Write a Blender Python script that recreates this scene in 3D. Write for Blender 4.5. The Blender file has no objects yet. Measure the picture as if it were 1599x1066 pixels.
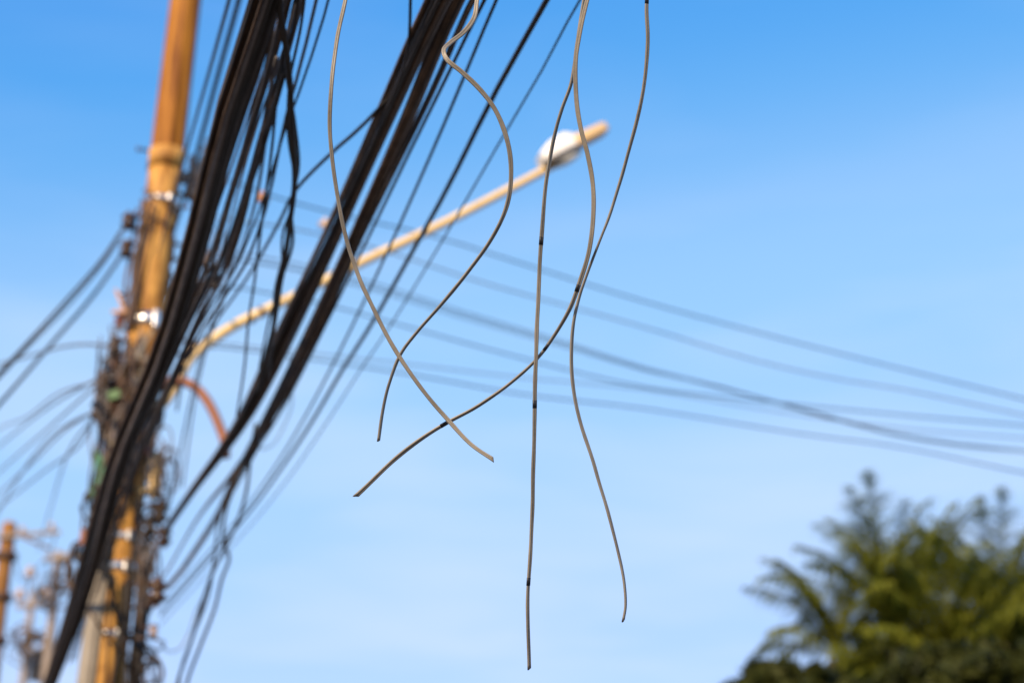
import bpy, math, random
import numpy as np
from mathutils import Vector, Matrix

R = math.radians
rng = random.Random(11)
scene = bpy.context.scene

# ------------------------------------------------------------------ camera
PITCH = R(22.0)
CAMZ = 1.6
FPX = 1599 * 60.0 / 36.0
FOCUS = 3.5
cam_data = bpy.data.cameras.new("camera")
cam_data.lens = 60.0
cam_data.sensor_width = 36.0
cam_data.sensor_fit = 'HORIZONTAL'
cam_data.clip_start = 0.05
cam_data.clip_end = 3000.0
cam_data.dof.use_dof = True
cam_data.dof.focus_distance = FOCUS
cam_data.dof.aperture_fstop = 2.3
cam_data.dof.aperture_blades = 0
cam = bpy.data.objects.new("camera", cam_data)
scene.collection.objects.link(cam)
cam.location = (0, 0, CAMZ)
cam.rotation_euler = (R(90) + PITCH, 0, 0)
scene.camera = cam

# ------------------------------------------------------------------ sky, sun, exposure
SUN_EL, SUN_AZ = R(32.0), R(206.0)          # azimuth clockwise from +Y: behind the camera, to its left
world = bpy.data.worlds.new("World")
scene.world = world
world.use_nodes = True
nt = world.node_tree
nt.nodes.clear()
w_out = nt.nodes.new('ShaderNodeOutputWorld')
w_bg = nt.nodes.new('ShaderNodeBackground')
w_sky = nt.nodes.new('ShaderNodeTexSky')
w_sky.sky_type = 'NISHITA'
w_sky.sun_disc = False
w_sky.sun_elevation = SUN_EL
w_sky.sun_rotation = SUN_AZ
w_sky.altitude = 0.0
w_sky.air_density = 1.0
w_sky.dust_density = 0.1
w_sky.ozone_density = 2.0
# the photograph's colour rendering of the clear sky, one tone curve per channel for the whole dome
w_sep = nt.nodes.new('ShaderNodeSeparateColor')
w_com = nt.nodes.new('ShaderNodeCombineColor')
nt.links.new(w_sky.outputs[0], w_sep.inputs[0])
SKY_CURVES = (((0, 0), (.7, .25), (1.0, .36), (1.11, .53), (1.25, .90), (1.40, 1.22), (1.57, 1.36), (1.95, 1.62), (2.9, 1.88), (8, 3.3)),
              ((0, 0), (1.2, 1.05), (1.75, 1.54), (1.93, 1.78), (2.2, 2.18), (2.4, 2.40), (2.68, 2.54), (3.28, 2.70), (4.78, 2.84), (8, 3.6)),
              ((0, 0), (1.0, 2.2), (2.0, 3.0), (3.3, 3.65), (4.15, 4.05), (6.0, 4.4), (8, 4.8)))
for ch, cv in enumerate(SKY_CURVES):
    dv = nt.nodes.new('ShaderNodeMath'); dv.operation = 'DIVIDE'; dv.inputs[1].default_value = 8.0
    fc = nt.nodes.new('ShaderNodeFloatCurve')
    cm = fc.mapping; cm.use_clip = False
    cu = cm.curves[0]
    cu.points[0].location = (cv[0][0] / 8, cv[0][1] / 8)
    cu.points[1].location = (cv[-1][0] / 8, cv[-1][1] / 8)
    for x_, y_ in cv[1:-1]:
        cu.points.new(x_ / 8, y_ / 8)
    cm.update()
    ml = nt.nodes.new('ShaderNodeMath'); ml.operation = 'MULTIPLY'; ml.inputs[1].default_value = 8.0
    nt.links.new(w_sep.outputs[ch], dv.inputs[0])
    nt.links.new(dv.outputs[0], fc.inputs['Value'])
    nt.links.new(fc.outputs[0], ml.inputs[0])
    nt.links.new(ml.outputs[0], w_com.inputs[ch])
# thin high cloud veils
w_tc = nt.nodes.new('ShaderNodeTexCoord')
w_map = nt.nodes.new('ShaderNodeMapping')
w_map.inputs['Scale'].default_value = (1.5, 1.5, 7.5)
w_map.inputs['Rotation'].default_value = (0, R(6), 0)
w_no = nt.nodes.new('ShaderNodeTexNoise')
w_no.inputs['Scale'].default_value = 2.3
w_no.inputs['Detail'].default_value = 3.0
w_no.inputs['Roughness'].default_value = 0.5
w_no.inputs['Distortion'].default_value = 0.4
w_rp = nt.nodes.new('ShaderNodeValToRGB')
w_rp.color_ramp.elements[0].position = 0.42
w_rp.color_ramp.elements[0].color = (0, 0, 0, 1)
w_rp.color_ramp.elements[1].position = 0.72
w_rp.color_ramp.elements[1].color = (0.6, 0.6, 0.6, 1)
w_mx = nt.nodes.new('ShaderNodeMix')
w_mx.data_type = 'RGBA'
nt.links.new(w_tc.outputs['Generated'], w_map.inputs[0])
nt.links.new(w_map.outputs[0], w_no.inputs['Vector'])
nt.links.new(w_no.outputs['Fac'], w_rp.inputs[0])
w_sx = nt.nodes.new('ShaderNodeSeparateXYZ')
nt.links.new(w_tc.outputs['Generated'], w_sx.inputs[0])
w_mr = nt.nodes.new('ShaderNodeMapRange')
w_mr.inputs['From Min'].default_value = 0.20
w_mr.inputs['From Max'].default_value = 0.46
w_mr.inputs['To Min'].default_value = 1.0
w_mr.inputs['To Max'].default_value = 0.12
nt.links.new(w_sx.outputs['Z'], w_mr.inputs['Value'])
w_ml = nt.nodes.new('ShaderNodeMath'); w_ml.operation = 'MULTIPLY'
nt.links.new(w_rp.outputs[0], w_ml.inputs[0]); nt.links.new(w_mr.outputs[0], w_ml.inputs[1])
nt.links.new(w_ml.outputs[0], w_mx.inputs['Factor'])
nt.links.new(w_com.outputs[0], w_mx.inputs['A'])
w_mx.inputs['B'].default_value = (3.1, 3.5, 4.3, 1)
nt.links.new(w_mx.outputs['Result'], w_bg.inputs['Color'])
w_bg.inputs['Strength'].default_value = 0.15
nt.links.new(w_bg.outputs[0], w_out.inputs[0])

sun_data = bpy.data.lights.new("sun", 'SUN')
sun_data.energy = 4.5
sun_data.angle = R(0.5)
sun_data.color = (1.0, 0.76, 0.50)
sun = bpy.data.objects.new("sun", sun_data)
scene.collection.objects.link(sun)
to_sun = Vector((math.sin(SUN_AZ) * math.cos(SUN_EL), math.cos(SUN_AZ) * math.cos(SUN_EL), math.sin(SUN_EL)))
sun.rotation_euler = (-to_sun).to_track_quat('-Z', 'Y').to_euler()
sun.location = to_sun * 60

vs = scene.view_settings
vs.view_transform = 'Standard'
vs.look = 'None'
vs.gamma = 1.0
vs.use_curve_mapping = False
vs.exposure = 0.75
scene.cycles.use_denoising = True
scene.cycles.max_bounces = 6
scene.cycles.transparent_max_bounces = 6

# ------------------------------------------------------------------ helpers
FWD = Vector((0, math.cos(PITCH), math.sin(PITCH)))
UPV = Vector((0, -math.sin(PITCH), math.cos(PITCH)))
RGT = Vector((1, 0, 0))
ORG = Vector((0, 0, CAMZ))

def ray(px, py):
    return FWD + RGT * ((px - 799.5) / FPX) + UPV * ((533.0 - py) / FPX)

def ad(px, py, d):
    """point seen at photo pixel (px, py) at depth d metres"""
    return ORG + ray(px, py) * d

def aty(px, py, Y):
    """point seen at photo pixel at world distance Y"""
    r = ray(px, py)
    return ORG + r * (Y / r.y)

def inv_depth(py):
    """depth of the lines that run from the pole to above the camera"""
    return 1.0 / max(0.0885, 0.217 - 0.000153 * py)

C = scene.collection

def mesh_obj(name, verts, faces, mat, parent=None, smooth=True, loc=None):
    me = bpy.data.meshes.new(name)
    me.from_pydata([tuple(v) for v in verts], [], faces)
    me.update()
    if smooth:
        me.polygons.foreach_set('use_smooth', [True] * len(me.polygons))
    me.materials.append(mat)
    o = bpy.data.objects.new(name, me)
    C.objects.link(o)
    if parent is not None:
        o.parent = parent
    if loc is not None:
        o.location = loc
    return o

def tag(o, label=None, cat=None, group=None, kind=None):
    if label: o['label'] = label
    if cat: o['category'] = cat
    if group: o['group'] = group
    if kind: o['kind'] = kind
    return o

def empty(name, loc=(0, 0, 0)):
    o = bpy.data.objects.new(name, None)
    o.empty_display_size = 0.1
    C.objects.link(o)
    o.location = loc
    return o

def spline(ctrl, n):
    """Catmull-Rom (centripetal-ish, uniform samples in length) through ctrl points"""
    P = np.array([tuple(p) for p in ctrl], float)
    P = np.vstack([2 * P[0] - P[1], P, 2 * P[-1] - P[-2]])
    out = []
    for i in range(1, len(P) - 2):
        p0, p1, p2, p3 = P[i - 1], P[i], P[i + 1], P[i + 2]
        t0 = 0.0
        t1 = t0 + max(1e-6, np.linalg.norm(p1 - p0)) ** .5
        t2 = t1 + max(1e-6, np.linalg.norm(p2 - p1)) ** .5
        t3 = t2 + max(1e-6, np.linalg.norm(p3 - p2)) ** .5
        for t in np.linspace(t1, t2, 24, endpoint=False):
            A1 = (t1 - t) / (t1 - t0) * p0 + (t - t0) / (t1 - t0) * p1
            A2 = (t2 - t) / (t2 - t1) * p1 + (t - t1) / (t2 - t1) * p2
            A3 = (t3 - t) / (t3 - t2) * p2 + (t - t2) / (t3 - t2) * p3
            B1 = (t2 - t) / (t2 - t0) * A1 + (t - t0) / (t2 - t0) * A2
            B2 = (t3 - t) / (t3 - t1) * A2 + (t - t1) / (t3 - t1) * A3
            out.append((t2 - t) / (t2 - t1) * B1 + (t - t1) / (t2 - t1) * B2)
    out.append(P[-2])
    D = np.array(out)
    L = np.concatenate([[0], np.cumsum(np.linalg.norm(np.diff(D, axis=0), axis=1))])
    s = np.linspace(0, L[-1], n)
    return np.stack([np.interp(s, L, D[:, k]) for k in range(3)], 1)

def frames(P):
    T = np.gradient(P, axis=0)
    T /= np.linalg.norm(T, axis=1)[:, None] + 1e-12
    view = np.array(tuple(FWD))
    N = np.zeros_like(P)
    n = np.cross(T[0], view)
    if np.linalg.norm(n) < 1e-3:
        n = np.cross(T[0], [1, 0, 0])
    n /= np.linalg.norm(n)
    for i in range(len(P)):
        n = n - T[i] * np.dot(n, T[i])
        n /= np.linalg.norm(n) + 1e-12
        N[i] = n
    return T, N, np.cross(T, N)

def sweep(P, sec, twist=None, scale=None, shear=0.0, shear0=0.0):
    """sweep closed 2D section along path P; returns verts, faces (capped)"""
    T, N, B = frames(P)
    S = np.array(sec, float)
    m, n = len(S), len(P)
    V = np.zeros((n * m, 3))
    for i in range(n):
        a = twist[i] if twist is not None else 0.0
        k = scale[i] if scale is not None else 1.0
        c, s = math.cos(a), math.sin(a)
        u = (S[:, 0] * c - S[:, 1] * s) * k
        v = (S[:, 0] * s + S[:, 1] * c) * k
        ring = P[i] + u[:, None] * N[i] + v[:, None] * B[i]
        if i == n - 1 and shear:
            ring = ring + (S[:, 0] * shear)[:, None] * T[i]
        if i == 0 and shear0:
            ring = ring + (S[:, 0] * shear0)[:, None] * T[i]
        V[i * m:(i + 1) * m] = ring
    F = []
    for i in range(n - 1):
        for j in range(m):
            k = (j + 1) % m
            F.append((i * m + j, i * m + k, (i + 1) * m + k, (i + 1) * m + j))
    F.append(tuple(range(m - 1, -1, -1)))
    F.append(tuple((n - 1) * m + j for j in range(m)))
    return V, F

def circle(r, m=8):
    return [(r * math.cos(2 * math.pi * j / m), r * math.sin(2 * math.pi * j / m)) for j in range(m)]

def tube(name, pts, r, mat, parent=None, n=None, m=8, wob=0.0, seed=0):
    n = n or max(12, len(pts) * 8)
    P = spline(pts, n) if len(pts) > 1 else np.array(pts)
    if wob:
        rr = np.random.RandomState(seed)
        k = max(4, n // 7)
        for a in range(3):
            q = rr.uniform(-wob, wob, k)
            P[:, a] += np.interp(np.linspace(0, k - 1, n), np.arange(k), q)
    V, F = sweep(P, circle(r, m))
    return mesh_obj(name, V, F, mat, parent)

def box_geo(c, ax, ay, az, sx, sy, sz, bev=0.0):
    """box with centre c and axes, as verts + faces, chamfered on the long edges if bev"""
    V, F = [], []
    if bev:
        sec = [(-sx + bev, -sy), (sx - bev, -sy), (sx, -sy + bev), (sx, sy - bev), (sx - bev, sy), (-sx + bev, sy), (-sx, sy - bev), (-sx, -sy + bev)]
    else:
        sec = [(-sx, -sy), (sx, -sy), (sx, sy), (-sx, sy)]
    for z, k in ((-sz, .96 if bev else 1), (-sz * .93 if bev else -sz * .99, 1), (sz * .93 if bev else sz * .99, 1), (sz, .96 if bev else 1)):
        for u, v in sec:
            V.append(c + ax * (u * k) + ay * (v * k) + az * z)
    m = len(sec)
    for i in range(3):
        for j in range(m):
            k = (j + 1) % m
            F.append((i * m + j, i * m + k, (i + 1) * m + k, (i + 1) * m + j))
    F.append(tuple(range(m - 1, -1, -1)))
    F.append(tuple(3 * m + j for j in range(m)))
    return V, F

def lathe_geo(c, axis, prof, m=16):
    """profile [(radius, height)] turned about axis at c"""
    axis = Vector(axis).normalized()
    u = axis.orthogonal().normalized()
    v = axis.cross(u)
    V, F = [], []
    for r, h in prof:
        for j in range(m):
            a = 2 * math.pi * j / m
            V.append(c + axis * h + u * (r * math.cos(a)) + v * (r * math.sin(a)))
    for i in range(len(prof) - 1):
        for j in range(m):
            k = (j + 1) % m
            F.append((i * m + j, i * m + k, (i + 1) * m + k, (i + 1) * m + j))
    F.append(tuple(range(m - 1, -1, -1)))
    F.append(tuple((len(prof) - 1) * m + j for j in range(m)))
    return V, F

def merge(*geos):
    V, F = [], []
    for v, f in geos:
        o = len(V)
        V += [tuple(p) for p in v]
        F += [tuple(i + o for i in q) for q in f]
    return V, F

# ------------------------------------------------------------------ materials
def mat(name, col, rough=0.6, metal=0.0, var=0.0, vscale=6.0, col2=None, bump=0.0, bscale=60.0, stretch=(1, 1, 1), spec=0.5, objvar=0.0):
    m = bpy.data.materials.new(name)
    m.use_nodes = True
    t = m.node_tree
    b = t.nodes['Principled BSDF']
    b.inputs['Roughness'].default_value = rough
    b.inputs['Metallic'].default_value = metal
    b.inputs['Specular IOR Level'].default_value = spec
    b.inputs['Base Color'].default_value = (*col, 1)
    tc = t.nodes.new('ShaderNodeTexCoord')
    mp = t.nodes.new('ShaderNodeMapping')
    mp.inputs['Scale'].default_value = stretch
    t.links.new(tc.outputs['Object'], mp.inputs[0])
    last = None
    if col2 is not None:
        n = t.nodes.new('ShaderNodeTexNoise')
        n.inputs['Scale'].default_value = vscale
        n.inputs['Detail'].default_value = 6
        n.inputs['Roughness'].default_value = 0.62
        t.links.new(mp.outputs[0], n.inputs['Vector'])
        r = t.nodes.new('ShaderNodeValToRGB')
        r.color_ramp.elements[0].position = 0.36
        r.color_ramp.elements[0].color = (*col, 1)
        r.color_ramp.elements[1].position = 0.66
        r.color_ramp.elements[1].color = (*col2, 1)
        t.links.new(n.outputs['Fac'], r.inputs[0])
        last = r.outputs[0]
    if objvar:
        oi = t.nodes.new('ShaderNodeObjectInfo')
        mr = t.nodes.new('ShaderNodeMapRange')
        mr.inputs['To Min'].default_value = 1 - objvar
        mr.inputs['To Max'].default_value = 1 + objvar
        t.links.new(oi.outputs['Random'], mr.inputs['Value'])
        h = t.nodes.new('ShaderNodeHueSaturation')
        h.inputs['Color'].default_value = (*col, 1)
        t.links.new(mr.outputs[0], h.inputs['Value'])
        if last is not None:
            t.links.new(last, h.inputs['Color'])
        last = h.outputs[0]
    if last is not None:
        t.links.new(last, b.inputs['Base Color'])
    if bump:
        n = t.nodes.new('ShaderNodeTexNoise')
        n.inputs['Scale'].default_value = bscale
        n.inputs['Detail'].default_value = 4
        t.links.new(mp.outputs[0], n.inputs['Vector'])
        bp = t.nodes.new('ShaderNodeBump')
        bp.inputs['Strength'].default_value = bump
        bp.inputs['Distance'].default_value = 0.01
        t.links.new(n.outputs['Fac'], bp.inputs['Height'])
        t.links.new(bp.outputs[0], b.inputs['Normal'])
    return m

M = {}
M['black'] = mat('black_cable_jacket', (0.012, 0.010, 0.009), .6, col2=(0.028, 0.023, 0.020), vscale=9, objvar=.5, spec=.3)
M['brownblack'] = mat('dusty_cable_jacket', (0.040, 0.025, 0.016), .7, col2=(0.12, 0.076, 0.046), vscale=7, objvar=.5, spec=.35)
M['greycable'] = mat('weathered_grey_cable', (0.085, 0.078, 0.080), .65, col2=(0.15, 0.135, 0.135), vscale=8, objvar=.4, spec=.3)
M['drop'] = mat('sun_bleached_flat_cable', (0.13, 0.118, 0.10), .45, col2=(0.24, 0.215, 0.18), vscale=7, bump=.05, bscale=160, spec=.4)
M['tape'] = mat('black_marker_band', (0.012, 0.011, 0.012), .5)
M['copper'] = mat('cut_core', (0.12, 0.08, 0.05), .5, metal=.3)
M['steelpole'] = mat('weathered_ochre_pole_top', (0.13, 0.040, 0.005), .6, spec=.12, col2=(0.42, 0.175, 0.022), vscale=4.5, stretch=(4, 4, .25), bump=.3, bscale=20)
M['pole'] = mat('stained_concrete_pole', (0.20, 0.085, 0.018), .6, spec=.2, col2=(0.58, 0.315, 0.078), vscale=5.0, stretch=(2.5, 2.5, .8), bump=.35, bscale=25)
M['band'] = mat('galvanised_band', (0.75, 0.72, 0.68), .3, metal=1.0, bump=.4, bscale=30)
M['guard'] = mat('grey_cable_guard', (0.19, 0.165, 0.13), .6, col2=(0.25, 0.22, 0.18), vscale=5)
M['rust'] = mat('rust_red_conduit', (0.17, 0.05, 0.018), .55, col2=(0.22, 0.075, 0.028), vscale=9, bump=.3)
M['hardware'] = mat('rusty_dark_hardware', (0.05, 0.026, 0.016), .65, col2=(0.11, 0.05, 0.028), vscale=14)
M['porcelain'] = mat('brown_glazed_porcelain', (0.055, 0.028, 0.015), .25, col2=(0.075, 0.04, 0.02), vscale=5)
M['pink'] = mat('pale_porcelain', (0.36, 0.25, 0.18), .35, col2=(0.42, 0.30, 0.23), vscale=5)
M['orange'] = mat('orange_plastic', (0.30, 0.11, 0.025), .45)
M['red'] = mat('red_plastic', (0.13, 0.030, 0.020), .4)
M['armpaint'] = mat('cream_arm_paint', (0.66, 0.47, 0.21), .5, spec=.3, col2=(0.74, 0.56, 0.29), vscale=5, bump=.1)
M['white'] = mat('white_lamp_housing', (0.82, 0.80, 0.76), .35)
M['lampgrey'] = mat('lamp_underside', (0.10, 0.085, 0.07), .5)
M['lamptan'] = mat('tan_lamp_head', (0.60, 0.41, 0.20), .45)
M['lens'] = mat('frosted_lamp_lens', (0.62, 0.58, 0.48), .2)
M['green'] = mat('green_rag', (0.06, 0.20, 0.13), .8, col2=(0.13, 0.30, 0.20), vscale=9)
M['greenb'] = mat('bright_green_clip', (0.05, 0.13, 0.04), .6)
M['farpole'] = mat('far_concrete_pole', (0.18, 0.08, 0.02), .7, spec=.2, col2=(0.25, 0.12, 0.035), vscale=3)
M['transf'] = mat('grey_transformer_paint', (0.15, 0.15, 0.155), .6, col2=(0.20, 0.19, 0.19), vscale=4)
M['wood'] = mat('weathered_crossarm', (0.20, 0.16, 0.13), .75, col2=(0.27, 0.22, 0.18), vscale=6)
M['trunk'] = mat('palm_trunk_bark', (0.045, 0.035, 0.025), .9, col2=(0.09, 0.07, 0.05), vscale=6, stretch=(1, 1, 4), bump=.6)
M['ground'] = mat('dusty_asphalt_ground', (0.055, 0.05, 0.045), .9, col2=(0.12, 0.10, 0.08), vscale=.6, bump=.4, bscale=12)

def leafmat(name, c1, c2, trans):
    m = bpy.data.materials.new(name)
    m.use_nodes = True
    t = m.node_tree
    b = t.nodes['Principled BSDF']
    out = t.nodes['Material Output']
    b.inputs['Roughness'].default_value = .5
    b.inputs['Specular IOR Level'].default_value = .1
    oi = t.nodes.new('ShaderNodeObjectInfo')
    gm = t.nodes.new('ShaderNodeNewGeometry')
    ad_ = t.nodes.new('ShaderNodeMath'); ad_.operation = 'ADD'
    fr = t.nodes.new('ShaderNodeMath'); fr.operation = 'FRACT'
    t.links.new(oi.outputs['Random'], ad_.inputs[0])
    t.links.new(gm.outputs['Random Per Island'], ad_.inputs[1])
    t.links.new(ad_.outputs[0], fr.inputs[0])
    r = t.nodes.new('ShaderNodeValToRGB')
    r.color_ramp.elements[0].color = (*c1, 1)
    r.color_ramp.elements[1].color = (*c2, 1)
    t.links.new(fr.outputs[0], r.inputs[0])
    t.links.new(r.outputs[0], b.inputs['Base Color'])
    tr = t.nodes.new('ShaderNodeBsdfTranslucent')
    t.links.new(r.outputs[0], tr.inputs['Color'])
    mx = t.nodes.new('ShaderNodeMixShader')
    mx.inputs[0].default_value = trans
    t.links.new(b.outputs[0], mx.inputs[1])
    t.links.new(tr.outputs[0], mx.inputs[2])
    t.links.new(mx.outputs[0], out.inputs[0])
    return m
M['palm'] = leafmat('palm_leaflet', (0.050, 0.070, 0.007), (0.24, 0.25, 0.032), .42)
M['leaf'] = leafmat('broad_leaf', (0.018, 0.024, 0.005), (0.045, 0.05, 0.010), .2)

# ------------------------------------------------------------------ ground
G = 900
gv, gf = [], []
gn = 12
for i in range(gn + 1):
    for j in range(gn + 1):
        gv.append((-G + 2 * G * i / gn, -G + 2 * G * j / gn, 0))
for i in range(gn):
    for j in range(gn):
        a = i * (gn + 1) + j
        gf.append((a, a + gn + 1, a + gn + 2, a + 1))
tag(mesh_obj('ground', gv, gf, M['ground'], smooth=False), kind='structure')

# ------------------------------------------------------------------ the main pole
PY = 11.5
def pole_axis(py):
    return aty(290 - 0.121 * py, py, PY)
_a, _b = pole_axis(0), pole_axis(1066)
def pole_at_z(z):
    t = (z - _a.z) / (_b.z - _a.z)
    return _a + (_b - _a) * t
POLE_DIR = (_a - _b).normalized()
def pole_r(z):
    return 0.155 - 0.0042 * z           # gentle taper
pole = empty('utility_pole', pole_at_z(0))
tag(pole, 'tall ochre utility pole draped in tangled black cables', 'utility pole')
PB = pole_at_z(0)
def local(o):
    o.parent = pole
    o.matrix_parent_inverse = Matrix.Translation(-PB)
    return o
def ring_prof(z0, z1, n, extra=0.0):
    return [(pole_r(z) + extra, (z - 0)) for z in np.linspace(z0, z1, n)]
def on_pole_lathe(name, z0, z1, extra, matl, m=28, n=2, smooth=True, facets=0.0):
    axis = POLE_DIR / POLE_DIR.z
    V, F = [], []
    for z in np.linspace(z0, z1, n):
        c = pole_at_z(z)
        for j in range(m):
            a = 2 * math.pi * (j + facets) / m
            r = pole_r(z) + extra
            V.append(c + Vector((r * math.cos(a), r * math.sin(a), 0)))
    for i in range(n - 1):
        for j in range(m):
            k = (j + 1) % m
            F.append((i * m + j, i * m + k, (i + 1) * m + k, (i + 1) * m + j))
    F.append(tuple(range(m - 1, -1, -1)))
    F.append(tuple((n - 1) * m + j for j in range(m)))
    return local(mesh_obj(name, V, F, matl, smooth=smooth))
def zpix(py):
    return pole_axis(py).z
ZC = zpix(252)
on_pole_lathe('shaft', 0.0, ZC, 0.0, M['pole'], 36, 24)
on_pole_lathe('top_section', ZC - .02, 11.2, 0.004, M['steelpole'], 8, 8, smooth=False, facets=.42)
on_pole_lathe('collar', zpix(266), zpix(238), 0.014, M['pole'], 36, 3)
for py, h in ((506, .10), (842, .055), (889, .065), (994, .045), (318, .035), (1120, .06)):
    z = zpix(py)
    o = on_pole_lathe('steel_band', z - h / 2, z + h / 2, 0.005, M['band'], 36, 2)
    # buckle
    c = pole_at_z(z) + Vector((.09, -pole_r(z) * .83 , 0))
    V, F = box_geo(c, Vector((.84, .54, 0)), Vector((-.54, .84, 0)), Vector((0, 0, 1)), .022, .018, h * .62, .006)
    bk = mesh_obj('buckle', V, F, M['band'], smooth=False)
    bk.parent = o
# step bolts
for py, side in ((240, -1), (330, 1), (466, -1), (760, -1), (930, 1)):
    z = zpix(py)
    c = pole_at_z(z)
    d = Vector((side, -.25, 0.05)).normalized()
    V, F = lathe_geo(c + d * (pole_r(z) - .03), d, [(.010, 0), (.010, .12), (.018, .12), (.018, .135), (.010, .138)], 10)
    local(mesh_obj('step_bolt', V, F, M['hardware']))
# grey cable guard on the lower left of the pole, a half-round channel
gp = []
secg = []
for j in range(11):
    a = math.pi * j / 10
    secg.append((.062 * math.cos(a), .055 * math.sin(a)))
secg += [(-.082, 0.0), (-.082, -.012), (.082, -.012), (.082, 0.0)]
V, F = [], []
n = 14
dirg = Vector((-.62, -.78, 0)).normalized()
tang = Vector((-dirg.y, dirg.x, 0))
for i, z in enumerate(np.linspace(0.05, zpix(850), n)):
    c = pole_at_z(z) + dirg * (pole_r(z) + .006)
    for u, v in secg:
        V.append(c + tang * u + dirg * v)
m_ = len(secg)
for i in range(n - 1):
    for j in range(m_):
        k = (j + 1) % m_
        F.append((i * m_ + j, i * m_ + k, (i + 1) * m_ + k, (i + 1) * m_ + j))
F.append(tuple(range(m_)))
F.append(tuple((n - 1) * m_ + j for j in range(m_)))
g_ = local(mesh_obj('cable_guard', V, F, M['guard'], smooth=False))
g_['label'] = 'grey cable guard on the lower left of the pole'

def spool(c, axis, s=1.0):
    return lathe_geo(c, axis, [(.018 * s, -.05 * s), (.045 * s, -.048 * s), (.055 * s, -.036 * s), (.052 * s, -.022 * s), (.032 * s, -.010 * s), (.030 * s, .006 * s),
                               (.052 * s, .022 * s), (.056 * s, .036 * s), (.045 * s, .048 * s), (.018 * s, .05 * s)], 16)
def bracket_with_spool(px, py, Y, s=1.0, mt='porcelain', axis=(0, 0, 1)):
    """clevis bracket from the pole to an insulator seen at (px, py)"""
    c = aty(px, py, Y)
    pz = pole_at_z(c.z)
    d = (c - pz); d.z = 0
    L = d.length
    d.normalize()
    side = Vector((-d.y, d.x, 0))
    g = []
    for dz in (-.062 * s, .062 * s):
        a = pz + d * (pole_r(c.z) - .01) + Vector((0, 0, dz))
        e = c + d * .02 + Vector((0, 0, dz))
        mid = (a + e) / 2
        g.append(box_geo(mid, Vector((0, 0, 1)), side, d, .005, .022 * s, (e - a).length / 2))
    g.append(box_geo(pz + d * (pole_r(c.z) + .004), side, d, Vector((0, 0, 1)), .03 * s, .006, .10 * s))
    g.append(lathe_geo(c, Vector(axis), [(.009, -.085 * s), (.016, -.085 * s), (.016, -.07 * s), (.009, -.07 * s), (.009, .07 * s), (.016, .07 * s), (.016, .085 * s), (.009, .085 * s)], 8))
    V, F = merge(*g)
    b = local(mesh_obj('bracket', V, F, M['hardware'], smooth=False))
    V, F = spool(c, axis, s)
    i = mesh_obj('insulator', V, F, M[mt])
    i.parent = b
    return c
INS = {}
for key, a in dict(l1=(163, 598, 11.40, 1.15), l2=(155, 641, 11.36, 1.15), l0=(186, 503, 11.40, .7, 'red'), l3=(180, 540, 11.36, .9),
                   l4=(200, 345, 11.36, .9), l5=(197, 388, 11.36, .9),
                   r1=(250, 800, 11.35, 1.1), r1b=(257, 838, 11.30, .9), r2=(246, 924, 11.28, 1.25), r3=(240, 985, 11.28, .55, 'pink'),
                   r4=(300, 300, 11.72, 1.0, 'pink'), r5=(316, 402, 11.68, 1.0, 'pink'), r6=(312, 452, 11.66, 1.0), r7=(300, 545, 11.66, .9)).items():
    INS[key] = bracket_with_spool(*a)

# crossarm behind the bundle with a fuse cut-out and a pin insulator
def crossarm_parts():
    a = aty(262, 282, 11.74); b = aty(352, 268, 11.98)
    d = (b - a).normalized()
    s_ = d.cross(Vector((0, 0, 1))).normalized()
    V, F = box_geo((a + b) / 2, s_, Vector((0, 0, 1)), d, .035, .045, (b - a).length / 2, .006)
    arm = local(mesh_obj('crossarm', V, F, M['wood'], smooth=False))
    c = aty(326, 262, 11.88)
    pr = [(.02, 0), (.02, .05), (.075, .055), (.09, .075), (.05, .10), (.045, .12), (.080, .13), (.088, .15), (.05, .18), (.045, .20), (.066, .21), (.066, .235), (.03, .262), (.01, .266)]
    V, F = lathe_geo(c, Vector((.12, 0, 1)), pr, 18)
    o = mesh_obj('pin_insulator', V, F, M['pink']); o.parent = arm
    c = aty(303, 262, 11.80)
    pr = [(.012, -.15), (.03, -.14), (.03, -.06), (.048, -.05), (.03, -.03), (.048, -.01), (.03, .01), (.048, .03), (.03, .05), (.03, .10), (.012, .11)]
    V, F = lathe_geo(c, Vector((-.25, 0, 1)), pr, 14)
    o = mesh_obj('fuse_cutout', V, F, M['pink']); o.parent = arm
    V, F = box_geo(aty(317, 256, 11.82), Vector((1, 0, 0)), Vector((0, 1, 0)), Vector((.2, 0, 1)).normalized(), .035, .03, .07, .008)
    o = mesh_obj('fuse_body', V, F, M['guard'], smooth=False); o.parent = arm
crossarm_parts()
# a short rusty sleeve standing off the right side of the pole, and a rusty strap end
V, F = merge(lathe_geo(aty(240, 778, 11.30), aty(246, 700, 11.30) - aty(240, 778, 11.30), [(.02, 0), (.034, .002), (.034, .08), (.038, .085), (.038, .10), (.034, .105), (.034, .33), (.02, .335)], 14),
             box_geo(aty(232, 720, 11.38), Vector((1, 0, 0)), Vector((0, 1, 0)), Vector((0, 0, 1)), .07, .012, .016),
             box_geo(aty(228, 765, 11.38), Vector((1, 0, 0)), Vector((0, 1, 0)), Vector((0, 0, 1)), .07, .012, .016))
local(mesh_obj('ground_sleeve', V, F, M['armpaint']))
V, F = merge(box_geo(aty(188, 470, 11.36), Vector((1, 0, 0)), Vector((0, 1, 0)), Vector((-.45, 0, 1)).normalized(), .012, .010, .10),
             box_geo(aty(194, 487, 11.38), Vector((0, 0, 1)), Vector((0, 1, 0)), Vector((1, 0, .0)).normalized(), .012, .010, .09))
local(mesh_obj('strap_end', V, F, M['orange'], smooth=False))

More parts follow.
